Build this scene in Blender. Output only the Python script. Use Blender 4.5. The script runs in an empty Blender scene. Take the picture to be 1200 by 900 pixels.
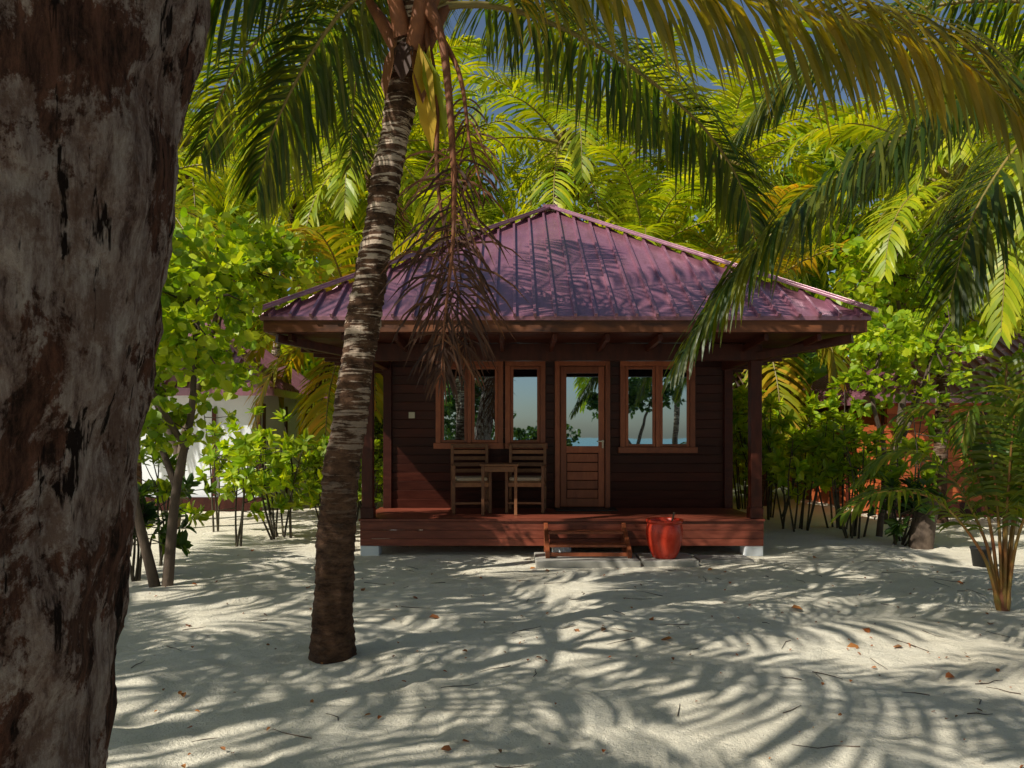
import bpy, math, random
import numpy as np
from mathutils import Vector, noise
random.seed(7); rng=np.random.default_rng(7)
scene=bpy.context.scene
scene.view_settings.view_transform='Standard'
try: scene.view_settings.look='None'
except: pass
scene.view_settings.exposure=0
UP=np.array([0,0,1.0])
def nz(a):
    a=np.asarray(a,float); l=np.linalg.norm(a,axis=-1,keepdims=True); return a/np.maximum(l,1e-9)

# ------------------------------------------------------------------ mesh builder
class MB:
    def __init__(s): s.v=[]; s.f=[]; s.m=[]; s.sm=[]; s.n=0
    def add(s,v,f,m=0,smooth=False):
        v=np.asarray(v,float).reshape(-1,3)
        if isinstance(f,list): fl=[[int(i)+s.n for i in q] for q in f]
        else: fl=(f+s.n).tolist()
        s.v.append(v); s.f+=fl; s.m+=[m]*len(fl); s.sm+=[smooth]*len(fl); s.n+=len(v)
    def obj(s,name,mats,parent=None,bevel=0,loc=None):
        me=bpy.data.meshes.new(name)
        me.from_pydata(np.concatenate(s.v).tolist(),[],s.f)
        for m in mats: me.materials.append(m)
        me.polygons.foreach_set('material_index',s.m); me.polygons.foreach_set('use_smooth',s.sm)
        me.update()
        return mkobj(name,me,parent,bevel,loc)
    def box(s,c,d,m=0,R=None):
        c=np.array(c,float); h=np.array(d,float)/2
        v=np.array([[x,y,z] for x in(-1,1) for y in(-1,1) for z in(-1,1)],float)*h
        if R is not None: v=v@np.array(R).T
        s.add(v+c,[[0,1,3,2],[4,6,7,5],[0,4,5,1],[2,3,7,6],[0,2,6,4],[1,5,7,3]],m)
    def bb(s,x0,x1,y0,y1,z0,z1,m=0): s.box(((x0+x1)/2,(y0+y1)/2,(z0+z1)/2),(x1-x0,y1-y0,z1-z0),m)
    def beam(s,a,b,w,h,m=0,up=UP,off=0):
        a=np.array(a,float); b=np.array(b,float); d=nz(b-a); r=nz(np.cross(d,up)); u=np.cross(r,d)
        R=np.stack([d,r,u],1); s.box((a+b)/2+u*off,(np.linalg.norm(b-a),w,h),m,R)
    def tube(s,path,rad,sides=8,m=0,smooth=True,cap=True):
        P=np.array(path,float); n=len(P); T=np.gradient(P,axis=0); T=nz(T)
        ref=np.array([1.0,0.13,0.07]) if abs(T[0][0])<.8 else np.array([0.1,0.1,1.0])
        A=nz(np.cross(T,ref)); B=np.cross(T,A); th=np.linspace(0,2*np.pi,sides,endpoint=False)
        r=np.broadcast_to(np.asarray(rad,float),(n,))
        V=P[:,None]+r[:,None,None]*(np.cos(th)[None,:,None]*A[:,None]+np.sin(th)[None,:,None]*B[:,None])
        i=np.arange(n-1)[:,None]*sides; j=np.arange(sides)[None]; k=(j+1)%sides
        F=np.stack([i+j,i+k,i+k+sides,i+j+sides],-1).reshape(-1,4)
        s.add(V,F,m,smooth)
        if cap:
            s.add(V[-1],[list(range(sides))],m); s.add(V[0],[list(range(sides))[::-1]],m)
def mkobj(name,me,parent=None,bevel=0,loc=None):
    o=bpy.data.objects.new(name,me); scene.collection.objects.link(o)
    if parent: o.parent=parent
    if loc is not None: o.location=loc
    if bevel:
        b=o.modifiers.new('bevel','BEVEL'); b.width=bevel; b.segments=2; b.limit_method='ANGLE'
    return o
def empty(name): 
    o=bpy.data.objects.new(name,None); scene.collection.objects.link(o); return o

# ------------------------------------------------------------------ materials
def newmat(name):
    m=bpy.data.materials.new(name); m.use_nodes=True; nt=m.node_tree; nt.nodes.clear()
    out=nt.nodes.new('ShaderNodeOutputMaterial'); return m,nt,out
def N(nt,t,**k):
    n=nt.nodes.new(t)
    for a,b in k.items(): setattr(n,a,b)
    return n
def ramp(nt,fac,stops):
    r=nt.nodes.new('ShaderNodeValToRGB'); e=r.color_ramp.elements
    while len(e)<len(stops): e.new(.5)
    for x,(p,c) in zip(e,stops): x.position=p; x.color=(*c,1) if len(c)==3 else c
    nt.links.new(fac,r.inputs[0]); return r.outputs[0]
def coords(nt,scale=(1,1,1),rot=(0,0,0)):
    tc=nt.nodes.new('ShaderNodeTexCoord'); mp=nt.nodes.new('ShaderNodeMapping')
    mp.inputs['Scale'].default_value=scale; mp.inputs['Rotation'].default_value=rot
    nt.links.new(tc.outputs['Object'],mp.inputs[0]); return mp.outputs[0]
def noi(nt,co,scale,detail=6,rough=.6,dist=0):
    n=N(nt,'ShaderNodeTexNoise'); n.inputs['Scale'].default_value=scale; n.inputs['Detail'].default_value=detail
    n.inputs['Roughness'].default_value=rough; n.inputs['Distortion'].default_value=dist
    nt.links.new(co,n.inputs['Vector']); return n.outputs['Fac']
def issock(v): return isinstance(v,bpy.types.NodeSocket)
def mixc(nt,fac,a,b,mode='MIX'):
    m=nt.nodes.new('ShaderNodeMix'); m.data_type='RGBA'; m.blend_type=mode
    for s,v in ((m.inputs[0],fac),(m.inputs[6],a),(m.inputs[7],b)):
        if issock(v): nt.links.new(v,s)
        elif isinstance(v,(int,float)): s.default_value=v
        else: s.default_value=(*v,1)
    return m.outputs[2]
def wsum(nt,terms):
    prev=None
    for s,w in terms:
        n=N(nt,'ShaderNodeMath',operation='MULTIPLY_ADD'); nt.links.new(s,n.inputs[0]); n.inputs[1].default_value=w
        if prev is None: n.inputs[2].default_value=0
        else: nt.links.new(prev,n.inputs[2])
        prev=n.outputs[0]
    return prev
def bump(nt,h,strength,dist,prev=None):
    b=nt.nodes.new('ShaderNodeBump'); b.inputs['Strength'].default_value=abs(strength); b.inputs['Distance'].default_value=dist
    if strength<0: b.invert=True
    nt.links.new(h,b.inputs['Height'])
    if prev is not None: nt.links.new(prev,b.inputs['Normal'])
    return b.outputs[0]
def princ(nt,out,col,rough=.6,nrm=None,spec=.5,metal=0):
    p=nt.nodes.new('ShaderNodeBsdfPrincipled')
    if issock(col): nt.links.new(col,p.inputs['Base Color'])
    else: p.inputs['Base Color'].default_value=(*col,1)
    if issock(rough): nt.links.new(rough,p.inputs['Roughness'])
    else: p.inputs['Roughness'].default_value=rough
    p.inputs['Specular IOR Level'].default_value=spec; p.inputs['Metallic'].default_value=metal
    if nrm is not None: nt.links.new(nrm,p.inputs['Normal'])
    if out is not None: nt.links.new(p.outputs[0],out.inputs[0])
    return p
def leafmat(name,cs,tc,trans=.38,rough=.42):
    m,nt,out=newmat(name)
    g=nt.nodes.new('ShaderNodeNewGeometry')
    c=ramp(nt,g.outputs['Random Per Island'],[(i/(len(cs)-1),x) for i,x in enumerate(cs)])
    v=ramp(nt,noi(nt,coords(nt),.9,2),[(.3,(.55,.6,.6)),(.7,(1.3,1.25,1.1))])
    c=mixc(nt,1.0,c,v,'MULTIPLY')
    p=princ(nt,None,c,rough,spec=.45)
    t=nt.nodes.new('ShaderNodeBsdfTranslucent')
    nt.links.new(mixc(nt,1.0,c,tc,'MULTIPLY'),t.inputs[0])
    mx=nt.nodes.new('ShaderNodeMixShader'); mx.inputs[0].default_value=trans
    nt.links.new(p.outputs[0],mx.inputs[1]); nt.links.new(t.outputs[0],mx.inputs[2]); nt.links.new(mx.outputs[0],out.inputs[0])
    return m
TR=(3.4,2.8,.8)
M_palm=leafmat('palm_leaf',[(.045,.10,.010),(.09,.15,.012),(.17,.19,.015),(.07,.13,.012)],TR,.42)
M_palmdark=leafmat('palm_leaf_deep',[(.022,.052,.008),(.042,.082,.009),(.14,.15,.012),(.028,.06,.008)],(3.6,3.1,.6),.44)
M_palmgoldlit=leafmat('palm_leaf_golden_lit',[(.12,.13,.010),(.23,.20,.012),(.34,.25,.018),(.12,.14,.010)],(2.6,2.2,.5),.42)  # golden copy of the leaf; sunlight on the lit fronds is put into the colour
M_palmY=leafmat('palm_leaf_yellow',[(.22,.28,.010),(.36,.35,.015),(.54,.32,.025),(.24,.30,.015)],(1.8,1.6,.6),.4)
M_palmB=leafmat('palm_leaf_bright_lit',[(.20,.30,.008),(.36,.43,.012),(.52,.50,.016),(.16,.27,.008)],(1.8,1.65,.55),.42)  # sun on the background palms is painted in as a brighter leaf colour
M_dead=leafmat('palm_leaf_dead',[(.04,.016,.010),(.09,.036,.018),(.20,.080,.032)],(1.4,1.1,.9),.2,.7)
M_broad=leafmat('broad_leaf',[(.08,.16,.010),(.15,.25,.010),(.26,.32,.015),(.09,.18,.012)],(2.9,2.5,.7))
M_broadB=leafmat('broad_leaf_bright_lit',[(.16,.29,.010),(.29,.42,.014),(.45,.50,.02),(.13,.26,.012)],(1.8,1.7,.55),.42)  # leaf colour raised to stand in for sunlight where trees shade the greenery
M_broadD=leafmat('broad_leaf_dark',[(.02,.06,.012),(.04,.09,.015),(.07,.13,.02)],TR,.3)
M_litter=leafmat('leaf_litter',[(.55,.14,.02),(.25,.09,.03),(.5,.2,.05),(.12,.06,.03)],(1,1,1),.1,.7)
def rachis():
    m,nt,out=newmat('palm_rachis'); c=ramp(nt,noi(nt,coords(nt),3,3),[(.3,(.15,.13,.03)),(.7,(.28,.19,.045))]); princ(nt,out,c,.45); return m
M_rach=rachis()
def simple(name,c1,c2,scale=6,rough=.7,bs=.3,bd=.01,stretch=(1,1,1),spec=.4,isl=.35):
    m,nt,out=newmat(name); co=coords(nt,stretch)
    n=noi(nt,co,scale,7,.65)
    c=ramp(nt,n,[(.3,c1),(.7,c2)])
    if isl:
        g=nt.nodes.new('ShaderNodeNewGeometry')
        v=ramp(nt,g.outputs['Random Per Island'],[(0,(1-isl,)*3),(1,(1+isl*.6,)*3)])
        c=mixc(nt,1.0,c,v,'MULTIPLY')
    r=ramp(nt,n,[(.2,(rough*.8,)*3),(.8,(min(1,rough*1.25),)*3)])
    princ(nt,out,c,r,bump(nt,noi(nt,co,scale*3,5,.7),bs,bd),spec); return m
M_deadst=simple('dead_stalk',(.13,.045,.02),(.30,.11,.045),8,.7)
M_wall=simple('mahogany_siding',(.030,.0055,.003),(.066,.014,.007),3,.42,.3,.004,(1,6,8),.25)  # mahogany with porch shade painted in by lowering its colour
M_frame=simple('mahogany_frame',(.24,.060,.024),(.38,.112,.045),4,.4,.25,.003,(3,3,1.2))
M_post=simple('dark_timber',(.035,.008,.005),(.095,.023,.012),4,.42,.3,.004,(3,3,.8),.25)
M_deck=simple('deck_boards',(.13,.027,.015),(.28,.072,.040),4,.38,.3,.004,(1,6,6))
M_fascia=simple('fascia_timber',(.030,.010,.007),(.28,.09,.03),1.8,.6,.35,.006,(.8,4,4))
M_chair=simple('teak',(.17,.065,.028),(.30,.13,.055),5,.5,.2,.003,(2,2,2))
M_cush=simple('cushion_cloth',(.5,.38,.26),(.62,.5,.36),30,.9,.2,.002)
M_stone=simple('stone_slab',(.36,.34,.30),(.58,.54,.47),5,.9,.6,.01)
M_pot=simple('red_glazed_clay',(.36,.022,.010),(.60,.055,.022),6,.28,.2,.004,isl=0)
M_black=simple('black_plastic',(.012,.012,.012),(.03,.03,.03),8,.5)
M_white=simple('white_plaster',(.70,.73,.78),(.82,.85,.88),2,.85,.2,.004,isl=0)
M_redwood=simple('red_planks',(.42,.075,.02),(.62,.16,.045),3,.6,.3,.004,(1,4,8))
M_bark=simple('bark',(.06,.04,.028),(.17,.12,.085),9,.9,.8,.02,(1,1,.4))
M_stem=simple('shrub_stem',(.035,.028,.018),(.12,.10,.06),9,.85,.5,.01)
M_twig=simple('twig',(.07,.045,.03),(.16,.11,.07),9,.9,.3,.004)
M_redstem=simple('young_palm_stem',(.34,.09,.03),(.22,.20,.04),3,.45,.2,.003)
M_ivory=simple('ivory_plastic',(.6,.55,.4),(.65,.6,.45),5,.4)

def roofmat():
    m,nt,out=newmat('painted_metal_roof'); co=coords(nt)
    n=noi(nt,co,1.6,6,.65); c=ramp(nt,n,[(.3,(.28,.10,.145)),(.7,(.44,.19,.23))])
    s=noi(nt,co,14,7,.8); c=mixc(nt,ramp(nt,s,[(.50,(0,0,0)),(.72,(.6,)*3)]),c,(.17,.06,.055))
    s2=noi(nt,coords(nt,(3,.5,.5)),3,5,.7); c=mixc(nt,ramp(nt,s2,[(.45,(0,0,0)),(.72,(.6,)*3)]),c,(.21,.08,.07))
    r=ramp(nt,s,[(.3,(.24,)*3),(.8,(.46,)*3)])
    p=princ(nt,out,c,r,bump(nt,n,.35,.03),.8,.28)
    p.inputs['Coat Weight'].default_value=.5; p.inputs['Coat Roughness'].default_value=.22; p.inputs['Coat Tint'].default_value=(.85,.9,1,1)
    return m
M_roof=roofmat()
def glassmat():
    m,nt,out=newmat('window_glass'); 
    d=N(nt,'ShaderNodeBsdfDiffuse'); d.inputs[0].default_value=(.006,.006,.007,1)
    g=N(nt,'ShaderNodeBsdfGlossy'); g.inputs['Roughness'].default_value=.012; g.inputs[0].default_value=(.68,.87,1,1)
    nt.links.new(bump(nt,noi(nt,coords(nt),1.6,2),.06,.01),g.inputs['Normal'])
    mx=N(nt,'ShaderNodeMixShader'); mx.inputs[0].default_value=.6
    nt.links.new(d.outputs[0],mx.inputs[1]); nt.links.new(g.outputs[0],mx.inputs[2]); nt.links.new(mx.outputs[0],out.inputs[0]); return m
M_glass=glassmat()
def sandmat():
    m,nt,out=newmat('coral_sand'); co=coords(nt)
    a=noi(nt,co,.7,5,.6); c=ramp(nt,a,[(.3,(.82,.735,.575)),(.7,(.90,.835,.69))])
    b=noi(nt,co,7,7,.72,.4); c=mixc(nt,ramp(nt,b,[(.54,(0,0,0)),(.82,(.5,)*3)]),c,(.54,.45,.33))
    f=noi(nt,co,75,3,.8); c=mixc(nt,ramp(nt,f,[(.58,(0,0,0)),(.72,(.65,)*3)]),c,(.30,.22,.14))
    h=bump(nt,wsum(nt,[(a,1.0),(b,.5),(f,.16)]),1.0,.085)
    princ(nt,out,c,.95,h,.1); return m
M_sand=sandmat()
def seamat():
    m,nt,out=newmat('lagoon_water'); co=coords(nt,(1,2.5,1))
    princ(nt,out,(.02,.36,.46),.12,bump(nt,noi(nt,co,1.2,5),.35,.1),.5); return m
M_sea=seamat()
def ringbark():
    m,nt,out=newmat('ringed_palm_bark')
    n=noi(nt,coords(nt,(1,1,2.2)),9,7,.75)
    c=ramp(nt,n,[(.35,(.022,.010,.006)),(.65,(.14,.072,.040))])
    b=noi(nt,coords(nt,(.9,.9,10)),3.3,8,.68,.5)
    b2=noi(nt,coords(nt,(1,1,1)),3.2,5,.7)
    ad=wsum(nt,[(b2,.5),(b,1.0)])
    tc=nt.nodes.new('ShaderNodeTexCoord'); sx=nt.nodes.new('ShaderNodeSeparateXYZ'); nt.links.new(tc.outputs['Object'],sx.inputs[0])
    mr=N(nt,'ShaderNodeMapRange'); mr.inputs[1].default_value=.9; mr.inputs[2].default_value=2.4; mr.inputs[3].default_value=.03; mr.inputs[4].default_value=1
    nt.links.new(sx.outputs[2],mr.inputs[0]); s2=N(nt,'ShaderNodeMath',operation='MULTIPLY'); nt.links.new(ramp(nt,ad,[(.765,(0,)*3),(.80,(1,)*3)]),s2.inputs[0]); nt.links.new(mr.outputs[0],s2.inputs[1])
    c=mixc(nt,s2.outputs[0],c,mixc(nt,n,(.30,.20,.14),(.74,.60,.47)))
    h=bump(nt,wsum(nt,[(b,.8),(noi(nt,coords(nt,(1,1,.35)),28,5,.7),.6)]),1.0,.028)
    princ(nt,out,c,.9,h,.2); return m
M_ring=ringbark()
def oldbark():
    m,nt,out=newmat('weathered_palm_bark')
    n1=noi(nt,coords(nt,(1,1,.65)),6.5,9,.74,.25)
    n2=noi(nt,coords(nt,(1,1,.22)),30,7,.8,.3)
    n4=noi(nt,coords(nt,(1,1,.7)),15,7,.78)
    c=ramp(nt,n2,[(.36,(.10,.055,.042)),(.46,(.33,.23,.19)),(.62,(.60,.49,.42))])
    c=mixc(nt,ramp(nt,n4,[(.49,(0,)*3),(.58,(.8,)*3)]),c,mixc(nt,n2,(.12,.06,.04),(.30,.17,.12)))
    c=mixc(nt,ramp(nt,n1,[(.505,(0,)*3),(.54,(.95,)*3)]),c,mixc(nt,ramp(nt,n2,[(.40,(0,)*3),(.62,(1,)*3)]),(.018,.007,.004),(.20,.075,.042)))
    n3=noi(nt,coords(nt,(1,1,.06)),34,5,.65,.2); k=ramp(nt,n3,[(.38,(1,)*3),(.42,(0,)*3)])
    c=mixc(nt,k,c,(.016,.007,.004))
    h=bump(nt,wsum(nt,[(n1,-.9),(n2,.7),(n4,.5),(n3,.6)]),1.0,.09)
    princ(nt,out,c,.92,h,.15); return m
M_old=oldbark()

# ------------------------------------------------------------------ plants
def spline(pts,n=24):
    P=np.array(pts,float); d=np.r_[0,np.cumsum(np.linalg.norm(np.diff(P,axis=0),axis=1))]; d/=d[-1]
    Q=np.vstack([2*P[0]-P[1],P,2*P[-1]-P[-2]]); out=[]
    for u in np.linspace(0,1,n):
        i=min(np.searchsorted(d,u,side='right')-1,len(P)-2); t=(u-d[i])/(d[i+1]-d[i])
        a,b,c,e=Q[i],Q[i+1],Q[i+2],Q[i+3]
        out.append(.5*((2*b)+(c-a)*t+(2*a-5*b+4*c-e)*t*t+(3*b-a-3*c+e)*t**3))
    return np.array(out)
def frond(mb,pts,n=85,L=.75,w=.022,droop=1.3,lm=0,rm=1,start=.14,r0=.028,ref=UP,jit=.10,miss=.03,nseg=24):
    R=spline(pts,nseg) if len(pts)<nseg else np.array(pts)
    T=nz(np.gradient(R,axis=0)); m=len(R)
    mb.tube(R,np.linspace(r0,.004,m)*np.where(np.arange(m)<2,1.6,1),5,rm,cap=False)
    for side in(-1,1):
        u=np.linspace(start,1,n)+rng.normal(0,.002,n); u=u[rng.random(n)>miss]; u=np.clip(u,0,1); k=len(u)
        x=u*(m-1); i=np.minimum(x.astype(int),m-2); f=(x-i)[:,None]
        p=R[i]*(1-f)+R[i+1]*f; t=nz(T[i]*(1-f)+T[i+1]*f)
        s=nz(np.cross(t,ref)); nn=np.cross(s,t)
        uu=np.clip((u-start)/(1-start),0,1)
        ln=L*(.45+.75*np.sin(np.pi*np.clip(uu*.85+.1,0,1))**.8)*.85*(1-.35*uu**4)*rng.uniform(.85,1.1,k)
        d0=nz(s*side*.85+t*(.35+.75*uu**2)[:,None]+nn*.22+rng.normal(0,jit,(k,3)))
        dr=(droop*rng.uniform(.7,1.3,k))[:,None]
        pos=p.copy(); V=[]; hw=np.array([.5,1,1,.75,.06])*w
        for q in range(5):
            d=nz(d0+np.array([0,0,-1.0])*dr*(q/4.0+.05))
            ww=nz(t-(t*d).sum(1,keepdims=True)*d)
            V.append(pos-ww*hw[q]); V.append(pos+ww*hw[q])
            pos=pos+d*(ln/4)[:,None]
        V=np.stack(V,1); b=(np.arange(k)*10)[:,None,None]
        F=np.array([[2*q,2*q+1,2*q+3,2*q+2] for q in range(4)])[None]+b
        mb.add(V,F.reshape(-1,4),lm)
def gfrond(mb,c,az,el,length,bend,**k):
    pts=[np.array(c,float)]; h=np.array([math.cos(az),math.sin(az),0]); e=el; st=12
    for i in range(st):
        pts.append(pts[-1]+(h*math.cos(e)+UP*math.sin(e))*length/st); e-=bend/st*(0.5+1.1*i/st); e=max(e,-1.45)
    frond(mb,pts,nseg=13,**k)
def crown(mb,c,nf,length,L,n,w,droop=1.1,lm=0,rm=1,lo=-.5,hi=1.35,bend=1.9,dead=0,dm=2):
    for i in range(nf):
        az=i*2.39996+random.uniform(-.2,.2); q=i/(nf-1); el=hi+(lo-hi)*q**.9+random.uniform(-.12,.12)
        gfrond(mb,c,az,el,length*random.uniform(.85,1.1),bend*random.uniform(.8,1.15),n=n,L=L,w=w,droop=droop*(.7+.6*q),lm=lm,rm=rm,r0=.03)
    for i in range(dead):
        gfrond(mb,c,random.uniform(0,6.28),-.9,length*.75,.8,n=n//2,L=L*.7,w=w*.7,droop=1.6,lm=dm,rm=dm,r0=.025)
def palm_mesh(name,h,lean,nf,length,L,n,w,leaf,tr=.13,trunkmat=None,dead=1,**k):
    mb=MB(); path=spline([(0,0,-.2),(lean[0]*.25,lean[1]*.25,h*.35),(lean[0]*.6,lean[1]*.6,h*.7),(lean[0],lean[1],h)],40)
    rr=tr*(1-.35*np.linspace(0,1,40)); rr[:4]*=np.array([1.5,1.35,1.2,1.08]); rr=rr*(1+.05*(np.arange(40)%2))
    mb.tube(path,rr,10,3)
    crown(mb,path[-1]+np.array([0,0,.05]),nf,length,L,n,w,dead=dead,**k)
    return mb.obj(name,[leaf,M_rach,M_dead,trunkmat or M_ring])
def inst(src,name,loc,rz,s=1):
    o=bpy.data.objects.new(name,src.data); scene.collection.objects.link(o); o.location=loc; o.rotation_euler=(0,0,rz); o.scale=(s,)*3; return o

def leafverts(mb,P,d,n,L,w,m=0,fold=.15,curl=.12):
    k=len(P); d=nz(d); r=nz(np.cross(n,d)); n=np.cross(d,r); L=np.broadcast_to(L,(k,))[:,None]; w=np.broadcast_to(w,(k,))[:,None]
    V=np.stack([P,P+d*.32*L+r*w+n*w*fold,P+d*.74*L+r*w*.8+n*(w*fold-L*curl*.5),P+d*L-n*L*curl,P+d*.74*L-r*w*.8+n*(w*fold-L*curl*.5),P+d*.32*L-r*w+n*w*fold],1)
    F=np.array([[0,1,2,3],[0,3,4,5]])[None]+(np.arange(k)*6)[:,None,None]
    mb.add(V,F.reshape(-1,4),m)
def cloud(mb,c,rad,nc,per,spread,L,asp=.33,m=0,upb=.8,shell=.45):
    c=np.array(c,float); dirs=nz(rng.normal(size=(nc,3))); rr=rng.random(nc)**shell
    C=c+dirs*rr[:,None]*np.array(rad)*rng.uniform(.8,1.15,(nc,1))
    k=nc*per; S=spread*rng.uniform(.6,1.4,(nc,1)); off=nz(rng.normal(size=(nc,per,3)))*(rng.random((nc,per,1))**.5)*S[:,:,None]*np.array([1,1,.6])
    P=(C[:,None]+off).reshape(-1,3); n=nz(rng.normal(size=(k,3))+UP*upb); d=nz(np.cross(n,rng.normal(size=(k,3))))-UP*.25
    l=L*rng.uniform(.6,1.25,k); leafverts(mb,P,d,n,l,l*asp,m); return C
def rosette(mb,p,ax,k,L,w,m=0):
    ax=nz(ax); a=rng.random(k)*6.28; r=nz(np.cross(ax,[.3,.8,.1])); q=np.cross(ax,r)
    el=rng.uniform(.0,1.2,k); d=(np.cos(a)[:,None]*r+np.sin(a)[:,None]*q)*np.cos(el)[:,None]+ax*np.sin(el)[:,None]
    n=nz(ax-(d*ax).sum(1,keepdims=True)*d+rng.normal(0,.2,(k,3)))
    P=np.array(p)+ax*rng.uniform(-.10,.03,(k,1)); l=L*rng.uniform(.65,1.15,k); leafverts(mb,P+d*.01,d,n,l,l*w,m,.2,.2)
def shrub(name,base,h,spread,nst,tips,k,L,w,leaf,stemr=.018,low=.5):
    mb=MB(); b=np.array(base,float)
    for i in range(nst):
        a=random.uniform(0,6.28); r=spread*random.uniform(.2,1); hh=h*random.uniform(.65,1.05)
        st=b+np.array([math.cos(a),math.sin(a),0])*r*.35; en=b+np.array([math.cos(a)*r,math.sin(a)*r,hh])
        mid=(st+en)/2+rng.normal(0,.08,3); path=spline([st-np.array([0,0,.05]),mid,en],8); mb.tube(path,np.linspace(stemr,.006,8),5,1,cap=False)
        rosette(mb,en,[0,0,1],k,L,w)
        for j in range(tips):
            u=random.uniform(low,.95); p=path[int(u*7)]; e=p+rng.normal(0,1,3)*np.array([.26,.26,.14])+np.array([0,0,.12])
            mb.tube([p,(p+e)/2-UP*.02,e],[.008,.006,.004],4,1,cap=False); rosette(mb,e,e-p+UP*.15,k,L,w)
    return mb.obj(name,[leaf,M_stem])
def tree(name,base,paths,clouds,leafs,r0=.09,bark=M_bark):
    mb=MB(); b=np.array(base,float)
    for pth in paths:
        P=spline([b+np.array(q) for q in pth],14); mb.tube(P,np.linspace(r0*(1 if pth[0][2]<=0 else .6),.02,14),8,1,cap=False)
    for cl in clouds:
        C=cloud(mb,b+np.array(cl[0]),*cl[1:])
        ends=[b+np.array(q[-1]) for q in paths]
        for c in C[::3]:
            e=min(ends,key=lambda z:np.linalg.norm(z-c)); mb.tube([e,(e+c)/2+rng.normal(0,.08,3),c],[.018,.012,.005],4,1,cap=False)
    return mb.obj(name,[leafs,bark])

# ------------------------------------------------------------------ ground + sea
def axis(a,b,step,far):
    core=np.arange(a,b+1e-6,step); o=[0.6,1.5,3,6,12,25,60,140,far]
    return np.r_[[a-x for x in o[::-1]],core,[b+x for x in o]]
xs=axis(-6.5,7.5,.055,500); ys=axis(1.8,12,.05,500)
foot=[(random.uniform(-3,6),random.uniform(2.2,9),random.uniform(0,3.14)) for _ in range(170)]
def gh(x,y):
    z=0
    if -9<x<10 and -1<y<16:
        z=.036*noise.noise(Vector((x*.55,y*.7,0)))+.018*noise.noise(Vector((x*1.9,y*2.3,4)))+.010*noise.noise(Vector((x*6,y*7,9)))
        if y>8.8 and -2.6<x<3.8: z*=.3
    if y<-10: t=min(1,(-10-y)/9); z-=.9*t*t*(3-2*t)
    return z
X,Y=np.meshgrid(xs,ys); Z=np.array([[gh(x,y) for x in xs] for y in ys])
for fx,fy,a in foot:
    dx=X-fx; dy=Y-fy; u=dx*math.cos(a)+dy*math.sin(a); v=-dx*math.sin(a)+dy*math.cos(a); q=np.minimum((u/.15)**2+(v/.07)**2,60)
    Z+=-.020*np.exp(-q**1.3)+.007*np.exp(-((q-2.2)**2)/1.2)
ny,nx=X.shape; mb=MB(); i=np.arange(ny-1)[:,None]*nx; j=np.arange(nx-1)[None]
mb.add(np.stack([X,Y,Z],-1),np.stack([i+j,i+j+1,i+j+1+nx,i+j+nx],-1).reshape(-1,4),0,True)
mb.obj('ground',[M_sand])
mb=MB(); mb.add([(-500,-500,-.35),(500,-500,-.35),(500,-13,-.35),(-500,-13,-.35)],[[0,1,2,3]]); mb.obj('sea',[M_sea])

# ------------------------------------------------------------------ cottage
H=empty('wooden_cottage')
cx,cy,e=.62,12.1,3.54; ze,zt=2.93,5.22; sl=(zt-ze)/e
mb=MB()
def rot(p,k):
    p=np.array(p,float); x,y=p[...,0].copy(),p[...,1].copy()
    for _ in range(k): x,y=-y,x
    return np.stack([x+cx,y+cy,p[...,2]],-1)
for k in range(4):
    A=np.array([(-e,-e,ze),(e,-e,ze),(0,0,zt)]); th=np.array([0,0,-.05])
    mb.add(rot(np.vstack([A,A+th]),k),[[0,1,2],[3,5,4],[0,3,4,1]])
    xx=-e+.13
    while xx<e-.08:
        t=e-abs(xx); a=rot((xx,-e-.03,ze-.02),k); b=rot((xx,-e+t,ze+sl*t),k)
        sd=rot((0,-1,0),k)-rot((0,0,0),k); nrm=nz(sd*sl+UP)
        mb.beam(a,b,.034,.05,0,up=nrm,off=.022)
        xx+=.235
    a=rot((-e-.02,-e-.02,ze),k); b=rot((0,0,zt),k); mb.beam(a,b,.17,.03,0,off=.055); mb.beam(a,b,.06,.05,0,off=.07)
mb.box((cx,cy,zt+.04),(.24,.24,.06))
mb.obj('roof',[M_roof],H,.004)
mb=MB()
for k in range(4):
    a=rot((-e+.03,-e+.05,2.825),k); b=rot((e-.035,-e+.05,2.825),k); mb.beam(a,b,.035,.15)
mb.obj('fascia',[M_fascia],H,.004)
mb=MB(); yb=cy-e+.075
while yb<cy+e-.1:
    mb.bb(cx-e+.075,cx+e-.075,yb,yb+.135,2.745,2.765); yb+=.14
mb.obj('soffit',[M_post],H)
mb=MB()
x0,x1,y0,y1=-1.86,3.14,9.56,14.6
for (a,b) in (((x0-.08,y0),(x1+.08,y0)),((x0,y0+.09),(x0,y1)),((x1,y0+.09),(x1,y1))):
    mb.beam((*a,2.62),(*b,2.62),.10,.22)
for x,y,ex,ey in((x0,y0,cx-e+.15,cy-e+.15),(x1,y0,cx+e-.15,cy-e+.15)):
    mb.beam((x,y,2.56),(ex,ey,2.69),.08,.10)
for x in np.arange(-2.6,3.9,.62): mb.beam((x,cy-e+.1,2.70),(x,y0-.06,2.66),.05,.08)
for y in np.arange(9.9,15,.62):
    mb.beam((cx-e+.1,y,2.70),(x0-.06,y,2.66),.05,.08); mb.beam((cx+e-.1,y,2.70),(x1+.06,y,2.66),.05,.08)
for x in(x0,x1): 
    mb.bb(x-.07,x+.07,y0-.07,y0+.07,.48,2.51); mb.bb(x-.085,x+.085,y0-.085,y0+.085,.481,.62)
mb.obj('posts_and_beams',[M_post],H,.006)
yw=10.9; mb=MB()
mb.bb(-1.83,3.18,yw+.03,14.6,.42,2.74,0)
z=.48; R=np.array([[1,0,0],[0,math.cos(.1),-math.sin(.1)],[0,math.sin(.1),math.cos(.1)]])
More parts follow.
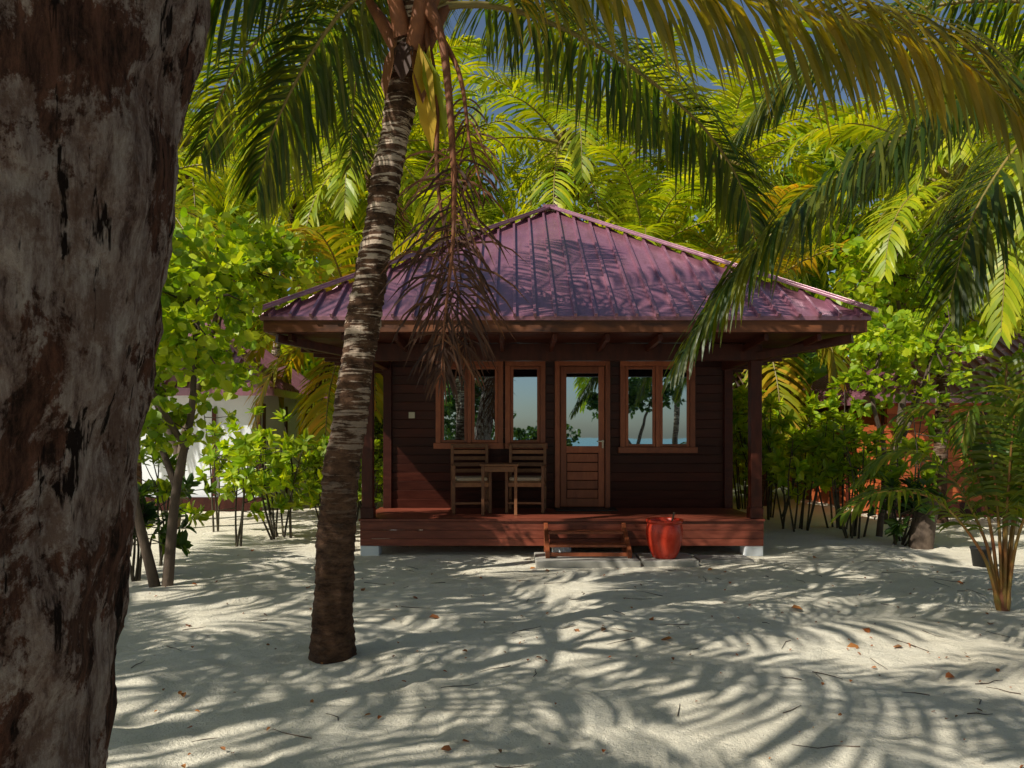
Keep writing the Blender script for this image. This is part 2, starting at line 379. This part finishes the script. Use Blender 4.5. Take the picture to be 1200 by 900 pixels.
while z<2.72:
    mb.box((.675,yw+.02,z+.065),(5.03,.022,.128),0,R)
    mb.box((-1.843,12.75,z+.065),(.022,3.72,.124)); mb.box((3.193,12.75,z+.065),(.022,3.72,.124))
    z+=.13
for x in(-1.83,3.18): mb.bb(x-.06,x+.06,yw-.05,yw+.05,.478,2.74)
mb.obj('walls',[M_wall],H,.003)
fr=MB(); gl=MB()
def window(xa,xb,za,zb,panes,f=.075):
    yo=yw-.05
    fr.bb(xa,xb,yo,yw+.0,zb-f,zb); fr.bb(xa-.03,xb+.03,yo-.03,yw+.001,za-.01,za+f)
    fr.bb(xa,xa+f,yo,yw,za+f,zb-f); fr.bb(xb-f,xb,yo,yw,za+f,zb-f)
    w=(xb-xa-2*f)/panes
    for i in range(panes):
        a=xa+f+i*w; b=a+w; s=.042
        if i: fr.bb(a-.03,a+.03,yo+.003,yw,za+f,zb-f); 
        a2=a+(.03 if i else 0)+.004; b2=b-(.03 if i<panes-1 else 0)-.004; ys_=yo+.018
        fr.bb(a2,a2+s,ys_,ys_+.03,za+f+.004,zb-f-.004); fr.bb(b2-s,b2,ys_,ys_+.03,za+f+.004,zb-f-.004)
        fr.bb(a2+s,b2-s,ys_,ys_+.03,zb-f-.004-s,zb-f-.004); fr.bb(a2+s,b2-s,ys_,ys_+.03,za+f+.004,za+f+.004+s)
        gl.bb(a2+s-.003,b2-s+.003,ys_+.012,ys_+.018,za+f+s,zb-f-s)
window(-1.12,-.13,1.36,2.64,2); window(-.10,.49,1.36,2.64,1); window(1.59,2.69,1.30,2.64,2)
yo=yw-.06
fr.bb(.63,.70,yo,yw,.49,2.64); fr.bb(1.37,1.44,yo,yw,.49,2.64); fr.bb(.70,1.37,yo,yw,2.57,2.64)
yd=yw-.035
fr.bb(.712,.80,yd,yw-.005,.50,2.56); fr.bb(1.27,1.358,yd,yw-.005,.50,2.56); fr.bb(.80,1.27,yd,yw-.005,2.46,2.56); fr.bb(.80,1.27,yd,yw-.005,1.29,1.39); fr.bb(.80,1.27,yd,yw-.005,.50,.62)
for i in range(5): fr.bb(.81,1.26,yd+.008,yw-.007,.628+i*.132,.628+i*.132+.12)
gl.bb(.798,1.272,yd+.014,yd+.02,1.388,2.462)
fr.obj('door_and_window_frames',[M_frame],H,.004); gl.obj('glazing',[M_glass],H)
mb=MB(); mb.bb(-1.52,-1.43,yw-.025,yw+.0,1.80,1.89); mb.box((1.33,yd-.02,1.42),(.02,.04,.12)); mb.box((1.30,yd-.045,1.46),(.09,.015,.018)); mb.obj('switch_and_handle',[M_ivory],H,.002)
mb=MB()
yb=9.46
while yb<10.9:
    mb.bb(-1.96,3.24,yb,yb+.115,.447,.477); yb+=.12
for i,zz in enumerate((.335,.222,.13)): mb.bb(-1.95,3.23,9.485+i*.004,9.52,zz,zz+(.108 if i<2 else .088))
mb.bb(-1.95,-1.92,9.53,14.6,.13,.44); mb.bb(3.20,3.23,9.53,14.6,.13,.44)
mb.obj('deck',[M_deck],H,.003)
mb=MB()
for x in(-1.83,.64,3.11):
    for y in(9.62,12,14.4): mb.bb(x-.12,x+.12,y-.12,y+.12,-.1,.128)
mb.obj('foundation_blocks',[M_white],H,.012)
mb=MB(); mb.bb(.62,1.5,10.42,10.80,.479,.495); mb.obj('door_mat',[M_black],H,.005)
# steps
S_=empty('wooden_steps'); mb=MB()
for x in(.43,1.42):
    mb.beam((x,9.44,.40),(x,8.90,.10),.05,.085,0); mb.beam((x,9.42,.12),(x,8.92,.10),.04,.05,0); mb.bb(x-.022,x+.022,9.39,9.44,.066,.38)
mb.bb(.458,1.392,9.22,9.42,.315,.345); mb.bb(.458,1.392,8.99,9.19,.185,.215)
mb.bb(.458,1.392,8.93,8.955,.085,.13)
mb.obj('treads_and_stringers',[M_frame],S_,.004)
def slab(name,xa,xb,ya,yb_,h):
    mb=MB(); mb.bb(xa,xb,ya,yb_,-.08,h); return mb.obj(name,[M_stone],None,.012)
slab('stone_slab',.28,1.52,8.72,9.40,.065); slab('stone_slab',1.56,2.22,8.76,9.36,.062); slab('stone_slab',2.3,2.95,9.0,9.4,.03)
# pot
mb=MB(); prof=[(0,.0),(.13,0),(.145,.015),(.178,.09),(.207,.19),(.222,.29),(.220,.36),(.207,.41),(.205,.425),(.222,.435),(.228,.452),(.220,.468),(.200,.468),(.19,.44),(.195,.36),(.0,.34)]
n=40; V=[]; 
for r,z in prof:
    for a in np.linspace(0,2*np.pi,n,endpoint=False): V.append((1.85+r*math.cos(a),8.98+r*math.sin(a),.064+z))
F=[[i*n+j,i*n+(j+1)%n,(i+1)*n+(j+1)%n,(i+1)*n+j] for i in range(len(prof)-1) for j in range(n)]
mb.add(V,F,0,True); P_=empty('clay_water_pot'); mb.obj('pot_body',[M_pot],P_)
mb=MB(); mb.tube([(1.90,8.97,.36),(1.95,8.95,.56),(1.965,8.95,.62)],[.012,.012,.014],8,0); mb.obj('ladle_handle',[M_twig],P_)
# furniture
def chair(x,y,rz):
    E=empty('patio_chair'); mb=MB(); c=MB()
    for sx in(-.25,.25):
        mb.bb(sx-.02,sx+.02,-.27,-.23,0,.66); mb.beam((sx,.22,0),(sx,.30,.93),.04,.045,0,up=np.array([0,1.,0]))
        mb.bb(sx-.022,sx+.022,-.29,.24,.62,.65); mb.bb(sx-.015,sx+.015,-.24,.22,.36,.42); mb.bb(sx-.012,sx+.012,-.24,.22,.12,.15)
    mb.bb(-.23,.23,-.265,-.235,.36,.42); mb.bb(-.23,.23,-.26,-.24,.12,.15)
    for i in range(6): mb.bb(-.235,.235,-.22+i*.073,-.16+i*.073,.42,.438)
    for zz in(.56,.65,.74,.83): mb.box((0,.225+.085*zz,zz),(.47,.018,.055))
    mb.box((0,.303,.92),(.54,.03,.06))
    c.bb(-.22,.22,-.24,.2,.44,.49)
    mb.obj('chair_frame',[M_chair],E,.004); c.obj('seat_cushion',[M_cush],E,.02)
    E.location=(x,y,.478); E.rotation_euler=(0,0,rz)
chair(-.58,10.42,.12); chair(.20,10.45,-.1)
E=empty('patio_table'); mb=MB()
for i in range(5): mb.bb(-.26,.26,-.26+i*.105,-.16+i*.105,.66,.685)
for sx in(-.22,.22):
    for sy in(-.22,.22): mb.bb(sx-.02,sx+.02,sy-.02,sy+.02,0,.659)
    mb.bb(sx-.012,sx+.012,-.2,.2,.58,.655); mb.bb(sx-.012,sx+.012,-.2,.2,.15,.18)
mb.bb(-.2,.2,-.232,-.208,.58,.655); mb.bb(-.2,.2,.208,.232,.58,.655)
mb.obj('table_frame',[M_chair],E,.004); E.location=(-.17,10.12,.478)

# neighbours
def cottage(name,xa,xb,ya,yb_,zw,wm,zr,ov=.7):
    E=empty(name); mb=MB(); mb.bb(xa,xb,ya,yb_,.0,zw)
    z=.3
    if wm is M_redwood:
        while z<zw-.15: mb.bb(xa-.01,xb+.01,ya-.022,ya-.002,z,z+.15); mb.bb(xa-.022,xa-.002,ya+.02,yb_,z,z+.15); z+=.165
    mb.obj('walls',[wm],E,.004)
    mb=MB(); mx,my=(xa+xb)/2,(ya+yb_)/2; C=[(xa-ov,ya-ov,zw),(xb+ov,ya-ov,zw),(xb+ov,yb_+ov,zw),(xa-ov,yb_+ov,zw),(mx,my,zr)]
    mb.add(C,[[0,1,4],[1,2,4],[2,3,4],[3,0,4],[3,2,1,0]])
    for k in range(4):
        a=np.array(C[k]); b=np.array(C[(k+1)%4]); mb.beam(a-[0,0,.08],b-[0,0,.08],.04,.15); t=np.array(C[4])
        mb.beam(a,t,.14,.05)
        for q in np.linspace(.04,.96,26):
            p=a+(b-a)*q; f=1-abs(2*q-1); w_=(a+b)/2; pe=p+(t-w_)*f; mb.beam(p,pe,.03,.05,off=.02)
    mb.obj('roof',[M_roof],E)
    mb=MB()
    for y in(ya+.1,ya+1.6,yb_-.4):
        for xx in(xa-.03,xb+.03): mb.box((xx,y,1.15),(.03,.09,2.1)); 
    mb.bb(xb-1.0,xb-.92,ya-.05,ya-.025,.3,2.1); mb.bb(xb-.1,xb+.0,ya-.055,ya-.025,.3,2.2); mb.bb(xa+1.6,xa+2.4,ya-.05,ya-.025,.8,2.0); mb.bb(xa-.02,xb+.02,ya-.06,ya-.025,0,.28)
    mb.obj('trim_and_openings',[M_post],E)
cottage('white_cottage',-10.4,-5.15,15.2,19.8,2.5,M_white,4.9,.35)
cottage('red_plank_cottage',7.1,12.4,14.0,19,2.3,M_redwood,4.3,.35)

# ------------------------------------------------------------------ main palm
def trunk_noise(mb,path,rad,sides,m,amp,ringstep=None,f=6):
    P=np.array(path); n=len(P); T=nz(np.gradient(P,axis=0)); A=nz(np.cross(T,[0,1,0.02])); B=np.cross(T,A); V=[]
    for i in range(n):
        for j in range(sides):
            a=2*math.pi*j/sides; d=math.cos(a)*A[i]+math.sin(a)*B[i]; q=P[i]+d*rad[i]
            k=noise.fractal(Vector((q[0]*f,q[1]*f,q[2]*f*.45)),.8,2.1,5)*amp
            if ringstep:
                ph=(P[i][2]+.05*noise.noise(Vector((d[0]*1.6,d[1]*1.6,P[i][2]*2.2))))/ringstep; k+=.010*(1-(ph%1))**1.5-.003
            V.append(q+d*k)
    F=[[i*sides+j,i*sides+(j+1)%sides,(i+1)*sides+(j+1)%sides,(i+1)*sides+j] for i in range(n-1) for j in range(sides)]
    mb.add(V,F,m,True)
mb=MB()
tp=spline([(-1.25,5.17,-.15),(-1.25,5.17,.3),(-1.235,5.17,.8),(-1.165,5.17,1.5),(-1.045,5.17,2.3),(-.90,5.17,3.2),(-.74,5.17,4.1),(-.67,5.17,4.55)],330)
zz=tp[:,2]; rad=np.interp(zz,[-.15,0,.25,.7,1.5,2.5,3.5,4.2,4.55],[.195,.165,.142,.126,.120,.110,.098,.10,.12])
trunk_noise(mb,tp,rad,44,3,.020,.075)
C=(-.66,5.17,4.55)
K=dict(n=135,L=.82,w=.014,droop=2.2,jit=.13)
K2=dict(K); K2.update(n=60,w=.018)
for j,pts in enumerate(([C,(.28,4.9,4.70),(1.33,4.6,4.30),(2.03,4.4,4.02),(2.58,4.3,3.76),(2.88,4.2,3.36)],
           [C,(0,5.4,4.66),(.80,5.8,4.53),(1.55,6.1,4.12),(1.96,6.3,3.66),(2.12,6.4,3.17)],
           [C,(-1.15,5.0,4.88),(-1.70,4.9,4.72),(-2.1,4.8,4.26),(-2.28,4.7,3.61)],
           [C,(-1.16,5.6,5.0),(-1.83,6.1,5.07),(-2.47,6.5,4.7),(-2.86,6.8,4.14)],
           [C,(-1.05,5.3,4.72),(-1.42,5.5,4.5),(-1.8,5.7,4.0),(-2.0,5.8,3.5)],
           [C,(-.55,5.6,5.6),(-.2,6.4,6.3),(.4,7.2,6.5),(1.1,7.9,6.1)],
           [C,(-.3,6.0,5.2),(.3,7.0,5.55),(1.2,8.0,5.4),(2.0,8.7,4.9)],
           [C,(-.5,4.4,5.1),(-.4,3.4,5.25),(-.3,2.5,4.9)],
           [C,(-1.2,4.3,5.2),(-2.0,3.4,5.2),(-2.7,2.7,4.6)],
           [C,(-.9,6.0,5.3),(-1.3,7.0,5.6),(-1.7,8.0,5.3),(-1.9,8.7,4.7)])):
    kk=dict(K2 if j in(5,7,8) else K)
    if j==0: kk.update(n=160,L=.92)
    frond(mb,pts,lm=6 if j in(0,) else 0,rm=1,**kk)
RF=np.array([0,-1.,.05])
frond(mb,[(-.60,5.02,4.5),(-.47,4.98,4.2),(-.40,4.95,3.5),(-.39,4.93,2.9),(-.45,4.92,2.3),(-.47,4.92,1.95)],n=60,L=.60,w=.008,droop=1.9,lm=2,rm=4,start=.42,r0=.035,ref=RF,jit=.45,miss=.1)
frond(mb,[(-.62,5.08,4.45),(-.52,5.05,3.9),(-.50,5.04,3.2),(-.36,5.04,2.5),(-.30,5.04,2.0)],n=40,L=.50,w=.007,droop=2.2,lm=2,rm=4,start=.55,r0=.024,ref=RF,jit=.5,miss=.15)
frond(mb,[(-.58,5.1,4.45),(-.36,5.0,4.0),(-.28,5.0,3.5),(-.18,5.0,3.15)],n=18,L=.3,w=.007,droop=1.8,lm=2,rm=4,start=.5,r0=.025,ref=RF,jit=.4,miss=.2)
for a,r,h1,l in((.3,.17,4.25,.5),(1.6,.15,4.3,.45),(2.8,.17,4.25,.4),(4.2,.16,4.3,.5),(5.2,.17,4.2,.55),(5.8,.15,4.35,.4)):
    d=np.array([math.cos(a),math.sin(a),0]); b=np.array([-.71,5.17,h1]); mb.tube([b+d*.08,b+d*r+UP*l*.35,b+d*(r+.16)+UP*l],[.07,.055,.03],7,4)
for a,l in((4.6,.35),(5.3,.5),(3.9,.45),(.2,.4)):
    d=np.array([math.cos(a),math.sin(a),0]); b=np.array([-.72,5.17,4.28])+d*.1
    leafverts(mb,np.array([b]),np.array([d*.35-UP]),np.array([d+UP*.3]),l,.07,2)
leafverts(mb,np.array([(-.63,5.0,4.2),(-.60,5.0,4.15),(-.56,5.02,4.2)]),np.array([(.12,-.05,-1),(.28,0,-1),(-.1,0,-1.)]),np.array([(0,-1,0),(.2,-1,0),(-.3,-1,0.)]),np.array([.72,.6,.6]),np.array([.07,.06,.05]),5)
mb.obj('offscreen_shade_palm',[M_palmdark,M_rach,M_dead,M_ring,M_deadst,M_palmY,M_palmgoldlit])

# foreground trunk palm
mb=MB()
fp=spline([(-1.02,1.12,-.2),(-.99,1.12,.3),(-.90,1.12,1.05),(-.815,1.12,1.55),(-.72,1.12,2.2),(-.5,1.1,3.6),(-.25,1.05,5.0),(0,1.0,6.2)],520)
rad=np.interp(fp[:,2],[-.2,0,.6,1.5,3,6.2],[.34,.31,.25,.235,.21,.16])
trunk_noise(mb,fp,rad,150,3,.024,None,8)
crown(mb,(0,1.0,6.25),9,3.6,.75,45,.02,droop=1.2,lo=-.1,hi=1.3,bend=1.4)
mb.obj('offscreen_shade_palm',[M_palm,M_rach,M_dead,M_old])

# right palm
mb=MB(); Rr=(5.2,6,4.75)
mb.tube(spline([(5.6,6.1,-.2),(5.5,6.1,1.5),(5.35,6.05,3.2),(5.2,6,4.7)],40),np.linspace(.17,.11,40),14,3)
for j,pts in enumerate(([Rr,(4.15,6.0,4.45),(3.11,6.0,3.95),(2.28,6.0,3.35),(1.73,6,2.73),(1.36,6,2.15)],
           [Rr,(4.4,5.5,4.5),(3.75,5.2,3.85),(3.15,5.0,3.1),(2.9,4.9,2.45)],
           [Rr,(4.9,5.4,4.4),(4.4,5.2,3.7),(3.95,5.1,3.0),(3.75,5.0,2.5)],
           [Rr,(4.9,7,5.2),(4.5,8,5.1),(4.2,8.9,4.5)],
           [Rr,(6,6.6,5.1),(7,7.2,4.9),(7.8,7.6,4.1)],[Rr,(6,5,5.1),(6.8,4.2,4.8),(7.4,3.6,4.0)],
           [Rr,(4.5,6.4,5.3),(3.7,6.9,5.5),(2.9,7.3,5.2),(2.3,7.6,4.6)],
           [Rr,(4.9,5.0,5.0),(4.3,4.5,4.9),(3.6,4.2,4.5),(3.15,4.0,3.9)])):
    kk=dict(K); 
    if j==0: kk.update(n=190,L=.98,w=.015)
    if j in(1,2): kk.update(n=150,L=.9)
    frond(mb,pts,lm=4 if j==7 else 0,rm=1,**kk)
mb.obj('offscreen_shade_palm',[M_palmdark,M_rach,M_dead,M_ring,M_palmgoldlit])

# young palm at right edge
mb=MB(); b=np.array([4.42,6.65,0])
for k,(dx,dy,h) in enumerate([(-.35,-.1,1.9),(.1,.1,2.3),(.5,-.2,1.9),(-.9,.2,1.45),(.7,.4,1.6),(-.15,-.5,2.0),(.35,-.6,1.5),(-.5,.5,1.9),(-1.15,-.1,1.1)]):
    pts=[b+[dx*.03,dy*.03,-.03],b+[dx*.18,dy*.18,h*.45],b+[dx*.55,dy*.55,h*.88],b+[dx*1.0,dy*1.0,h*.95],b+[dx*1.3,dy*1.3,h*.78]]
    frond(mb,pts,n=40,L=.46,w=.014,droop=1.3,lm=0,rm=1,start=.38,r0=.018)
mb.tube([b-UP*.1,b+UP*.1,b+UP*.25],[.05,.045,.025],10,2)
mb.obj('young_coconut_palm',[M_palm,M_redstem,M_deadst])

# generic palms; g_shade is open-crowned and unseen, added to cast dappled shade on the sand
g_shade=palm_mesh('offscreen_shade_palm',6.0,(.5,.3),10,3.9,.85,50,.026,M_palm,dead=0,lo=-.1,hi=1.1,bend=1.5,droop=1.5); g_shade.location=(-5.5,1.3,0)
g_roofshade=palm_mesh('offscreen_shade_palm',9.0,(.5,.2),8,3.9,.85,44,.026,M_palm,dead=0,lo=-.1,hi=1.1,bend=1.6); g_roofshade.location=(-5.6,5.0,0)  # unseen palm added to throw dappled shade on the roof
g1=palm_mesh('offscreen_shade_palm',6.0,(.5,.3),18,3.7,.8,44,.032,M_palmB,dead=2); g1.location=(7.6,13.2,0)
g2=palm_mesh('offscreen_shade_palm',8.2,(-.8,.2),20,3.9,.85,42,.034,M_palmB,dead=2,lo=-.8); g2.location=(6.2,18.5,0)
g3=palm_mesh('offscreen_shade_palm',3.6,(.4,-.2),18,3.4,.8,44,.032,M_palmY,dead=3,lo=-.7); g3.location=(-3.7,15.5,0)
for x,y,r,s,g in ((-10.2,2.4,.7,1.15,g_shade),(-1.6,-2.2,3.4,1.0,g_shade),(-8.6,1.0,5.0,1.0,g_shade),(-3.2,-2.6,1.2,.9,g_shade),  # this row: unseen copies added for their dappled shade
     (-3.0,19,1.0,1.05,g2),(1.0,21,2.2,1.15,g2),(-7.0,21,4.0,1.1,g2),(9.5,19.5,3.1,.95,g2),(4.0,24,5.1,1.3,g2),(-1.5,26,.4,1.35,g2),(13.2,21,1.7,1.15,g2),(-11,23,2.9,1.25,g2),(8.2,24,.2,1.3,g2),(-5,24,3.3,1.3,g2),
     (-6.6,13.0,2.0,.95,g1),(3.2,17.8,4.0,.95,g1),(-1.0,17.5,1.3,.95,g1),(9.5,12,2.8,1,g1),
     (5.6,16.5,2.5,1.2,g3),
     (1.6,-11,.8,1,g2),(7.6,-13,2.8,1,g2),(-4,-12,2,1,g1),(4.6,-15,1.2,1.1,g1)):
    inst(g,'offscreen_shade_palm',(x,y,0),r,s)

# broadleaf trees
tree('sea_hibiscus_tree',(-3.55,7.6,0),[[(0,0,-.1),(.1,0,1),(.3,-.1,1.8),(.35,-.1,2.9)],[(.1,0,1),(-.3,.2,1.9),(-.6,.2,3.1)],[(.2,0,1.4),(.0,-.5,2.2),(.1,-.8,3.0)],[(-.1,0,-.1),(-.35,0,1.2),(-.2,.3,2.2)]],
  [((.25,-.1,2.7),(.75,.8,.9),36,26,.22,.13,.42),((-.6,.2,3.2),(.9,.9,.8),36,24,.24,.13,.42),((.1,-.2,1.75),(.45,.5,.4),14,20,.2,.12,.42)],M_broadB,.06)
tree('sea_almond_tree',(-5.6,12.2,0),[[(0,0,-.1),(.2,0,1.5),(.6,0,3),(.9,0,4.4)],[(.1,0,1.2),(-.5,.2,2.4),(-1.2,.2,3.8)]],
  [((1.2,0,4.3),(1.3,1.2,1.0),55,24,.35,.19,.4),((-1.1,0,4.2),(1.4,1.2,1.3),45,24,.35,.19,.4),((.9,0,2.9),(.8,.8,.6),20,20,.3,.16,.4)],M_broadB,.11)
tree('sea_almond_tree',(6.6,13.0,0),[[(0,0,-.1),(.2,0,1.5),(.3,0,3),(.1,0,4.4)],[(.1,0,1.2),(.7,.2,2.4),(1.4,.2,3.8)]],
  [((.1,0,4.0),(1.2,1.2,1.3),50,24,.33,.17,.4),((1.6,0,4.0),(1.3,1.2,1.5),45,24,.33,.17,.4)],M_broadB,.1)
tree('sea_hibiscus_tree',(5.6,11.3,0),[[(0,0,-.1),(.1,0,1.2),(-.1,0,2.2),(.1,0,3.2)],[(.1,0,.9),(.6,.1,1.9),(.9,.1,2.9)]],
  [((.1,0,2.8),(.7,.7,.8),30,22,.24,.13,.4),((1.0,.1,2.9),(.7,.7,.8),26,22,.24,.13,.4)],M_broadB,.05)
tree('beach_tree',(5.2,-10,0),[[(0,0,-.1),(.2,0,1.0),(.5,0,2.2),(.9,0,3.4)],[(.1,0,.8),(-.5,0,1.8),(-1.0,0,2.8)]],
  [((.6,0,3.3),(1.3,1.2,.9),50,26,.3,.2,.4),((-1,0,2.9),(1,1,.7),36,24,.3,.2,.4)],M_broadD,.12)
tree('beach_tree',(1.0,-12,0),[[(0,0,-.1),(.2,0,1.0),(.5,0,1.6),(.9,0,2.0)]],[((.4,0,1.5),(1.6,1,.7),60,26,.3,.2,.4)],M_broadD,.1)
tree('beach_tree',(-2.2,-9,0),[[(0,0,-.1),(.2,0,1.4),(.3,0,2.6),(.2,0,4.0)]],[((.2,0,3.0),(2.0,1.4,2.2),110,26,.35,.22,.4)],M_broadD,.13)
for (x,y,h,s,n_,t_,k_,L_,m_) in [(-3.45,11.2,1.9,.6,11,4,13,.18,M_broadB),(-2.9,12.0,1.6,.6,11,4,13,.17,M_broadB),(-3.9,10.4,1.5,.3,4,4,13,.18,M_broadB),(-2.75,13.4,1.5,.8,12,4,13,.17,M_broadB),(-4.2,8.9,1.3,.35,5,3,12,.17,M_broad),(-2.9,15.0,2.2,.9,14,5,13,.19,M_broadB),
    (-4.1,8.1,1.0,.35,6,3,12,.17,M_broadD),(-2.6,17.2,2.8,1.0,14,6,13,.22,M_broadB),(-4.7,11.9,2.2,.35,3,5,13,.19,M_broadB),
    (4.6,12.0,1.9,.6,10,4,13,.18,M_broadB),(5.2,11.2,1.7,.5,9,3,13,.18,M_broad),(5.75,10.8,2.1,.4,5,4,13,.19,M_broadB),(4.7,13.6,2.3,.9,12,5,13,.2,M_broadB),(4.9,15.6,2.6,1.0,12,5,13,.2,M_broadB),(6.9,9.4,1.9,.4,4,3,13,.18,M_broadB),(7.7,11.4,2.0,.4,4,4,13,.2,M_broadB),(5.4,12.2,2.6,.5,8,4,13,.19,M_broadB),(5.4,10.4,.8,.3,6,3,12,.16,M_broadD)]:
    shrub('beach_shrub',(x,y,0),h,s,n_,t_,k_,L_,.24,m_)
mb=MB()
for x in np.arange(-17,18,1.9):
    if -2.6<x<3.8: y=17
    elif -12<x<-4 or 6<x<13.8: y=23
    else: y=random.uniform(17,22)
    cloud(mb,(x,y,1.6),(1.5,1.2,1.7),40,20,.5,.34,.38)
mb.obj('hedge',[M_broadB])
mb=MB()
for x in np.arange(-30,32,3.2):
    for z in(2.5,6.5,10.5,14):
        if z>12 and -4<x<10: continue
        if z>10 and 0<x<6: continue
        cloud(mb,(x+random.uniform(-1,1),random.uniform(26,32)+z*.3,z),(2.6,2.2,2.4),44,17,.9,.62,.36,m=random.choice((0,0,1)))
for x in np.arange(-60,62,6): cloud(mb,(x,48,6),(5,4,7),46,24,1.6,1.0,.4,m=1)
mb.obj('background_trees',[M_broadB,M_broad])

mb=MB(); trunk_noise(mb,spline([(5.62,10.2,-.1),(5.66,10.2,.25),(5.74,10.2,.5),(5.82,10.2,.72)],30),np.linspace(.16,.13,30),24,0,.03); mb.add([(5.82+.11*math.cos(a),10.2+.11*math.sin(a),.71) for a in np.linspace(0,6,10)],[list(range(10))]); mb.obj('tree_stump',[M_bark])
mb=MB(); n=24; V=[]
for r,z in((.0,.0),(.085,0),(.11,.2),(.118,.205),(.118,.225),(.1,.225),(.09,.12),(0,.12)):
    V+=[(5.55+r*math.cos(a),8.75+r*math.sin(a),z) for a in np.linspace(0,2*np.pi,n,endpoint=False)]
mb.add(V,[[i*n+j,i*n+(j+1)%n,(i+1)*n+(j+1)%n,(i+1)*n+j] for i in range(7) for j in range(n)],0,True); mb.obj('plant_pot',[M_black])
mb=MB(); k=420; x=rng.uniform(-3.5,5,k); y=rng.uniform(2.4,10,k); ok=~((y>8.6)&(x>-2)&(x<3.3)); x=x[ok]; y=y[ok]; k=len(x)
P=np.stack([x,y,np.array([gh(a,b) for a,b in zip(x,y)])+.016],1); d=rng.normal(size=(k,3))*[1,1,.15]; n_=nz(rng.normal(0,.25,(k,3))+UP)
l=rng.uniform(.012,.035,k); l[:55]=rng.uniform(.04,.08,55); l[:8]=.10; leafverts(mb,P,d,n_,l,l*.36,0,.3,.3); mb.obj('fallen_leaves',[M_litter])
mb=MB()
for _ in range(120):
    a=random.uniform(0,6.28); x=random.uniform(-3,5.5); y=random.uniform(2.4,9.3); l=random.uniform(.05,.34)
    pts=[(x+math.cos(a)*l*t+random.uniform(-.015,.015),y+math.sin(a)*l*t+random.uniform(-.015,.015)) for t in(0,.35,.7,1)]
    mb.tube([(p,q,gh(p,q)+.004) for p,q in pts],[.003,.003,.002,.0015],4,0)
mb.obj('fallen_twigs',[M_twig])

# ------------------------------------------------------------------ light, world, camera
S=Vector((-.7,-.5,.80)).normalized(); el=math.asin(S.z)
w=bpy.data.worlds.new('World'); scene.world=w; w.use_nodes=True; nt=w.node_tree; bg=nt.nodes['Background']
sk=nt.nodes.new('ShaderNodeTexSky'); sk.sky_type='NISHITA'; sk.sun_disc=False; sk.sun_elevation=el; sk.sun_rotation=math.atan2(S.x,S.y)%(2*math.pi)
nt.links.new(sk.outputs[0],bg.inputs[0]); bg.inputs[1].default_value=.085
L=bpy.data.lights.new('sun','SUN'); L.energy=5.0; L.angle=math.radians(.4); L.color=(1,.96,.85)
lo=bpy.data.objects.new('sun',L); scene.collection.objects.link(lo); lo.rotation_euler=S.to_track_quat('Z','Y').to_euler(); lo.location=(-10,-8,15)
cam=bpy.data.cameras.new('camera'); co=bpy.data.objects.new('camera',cam); scene.collection.objects.link(co)
co.location=(0,0,1.55); co.rotation_euler=(math.pi/2,0,0); cam.lens=26.0; cam.sensor_width=36; cam.shift_y=.05; cam.clip_start=.05; cam.clip_end=2000
scene.camera=co
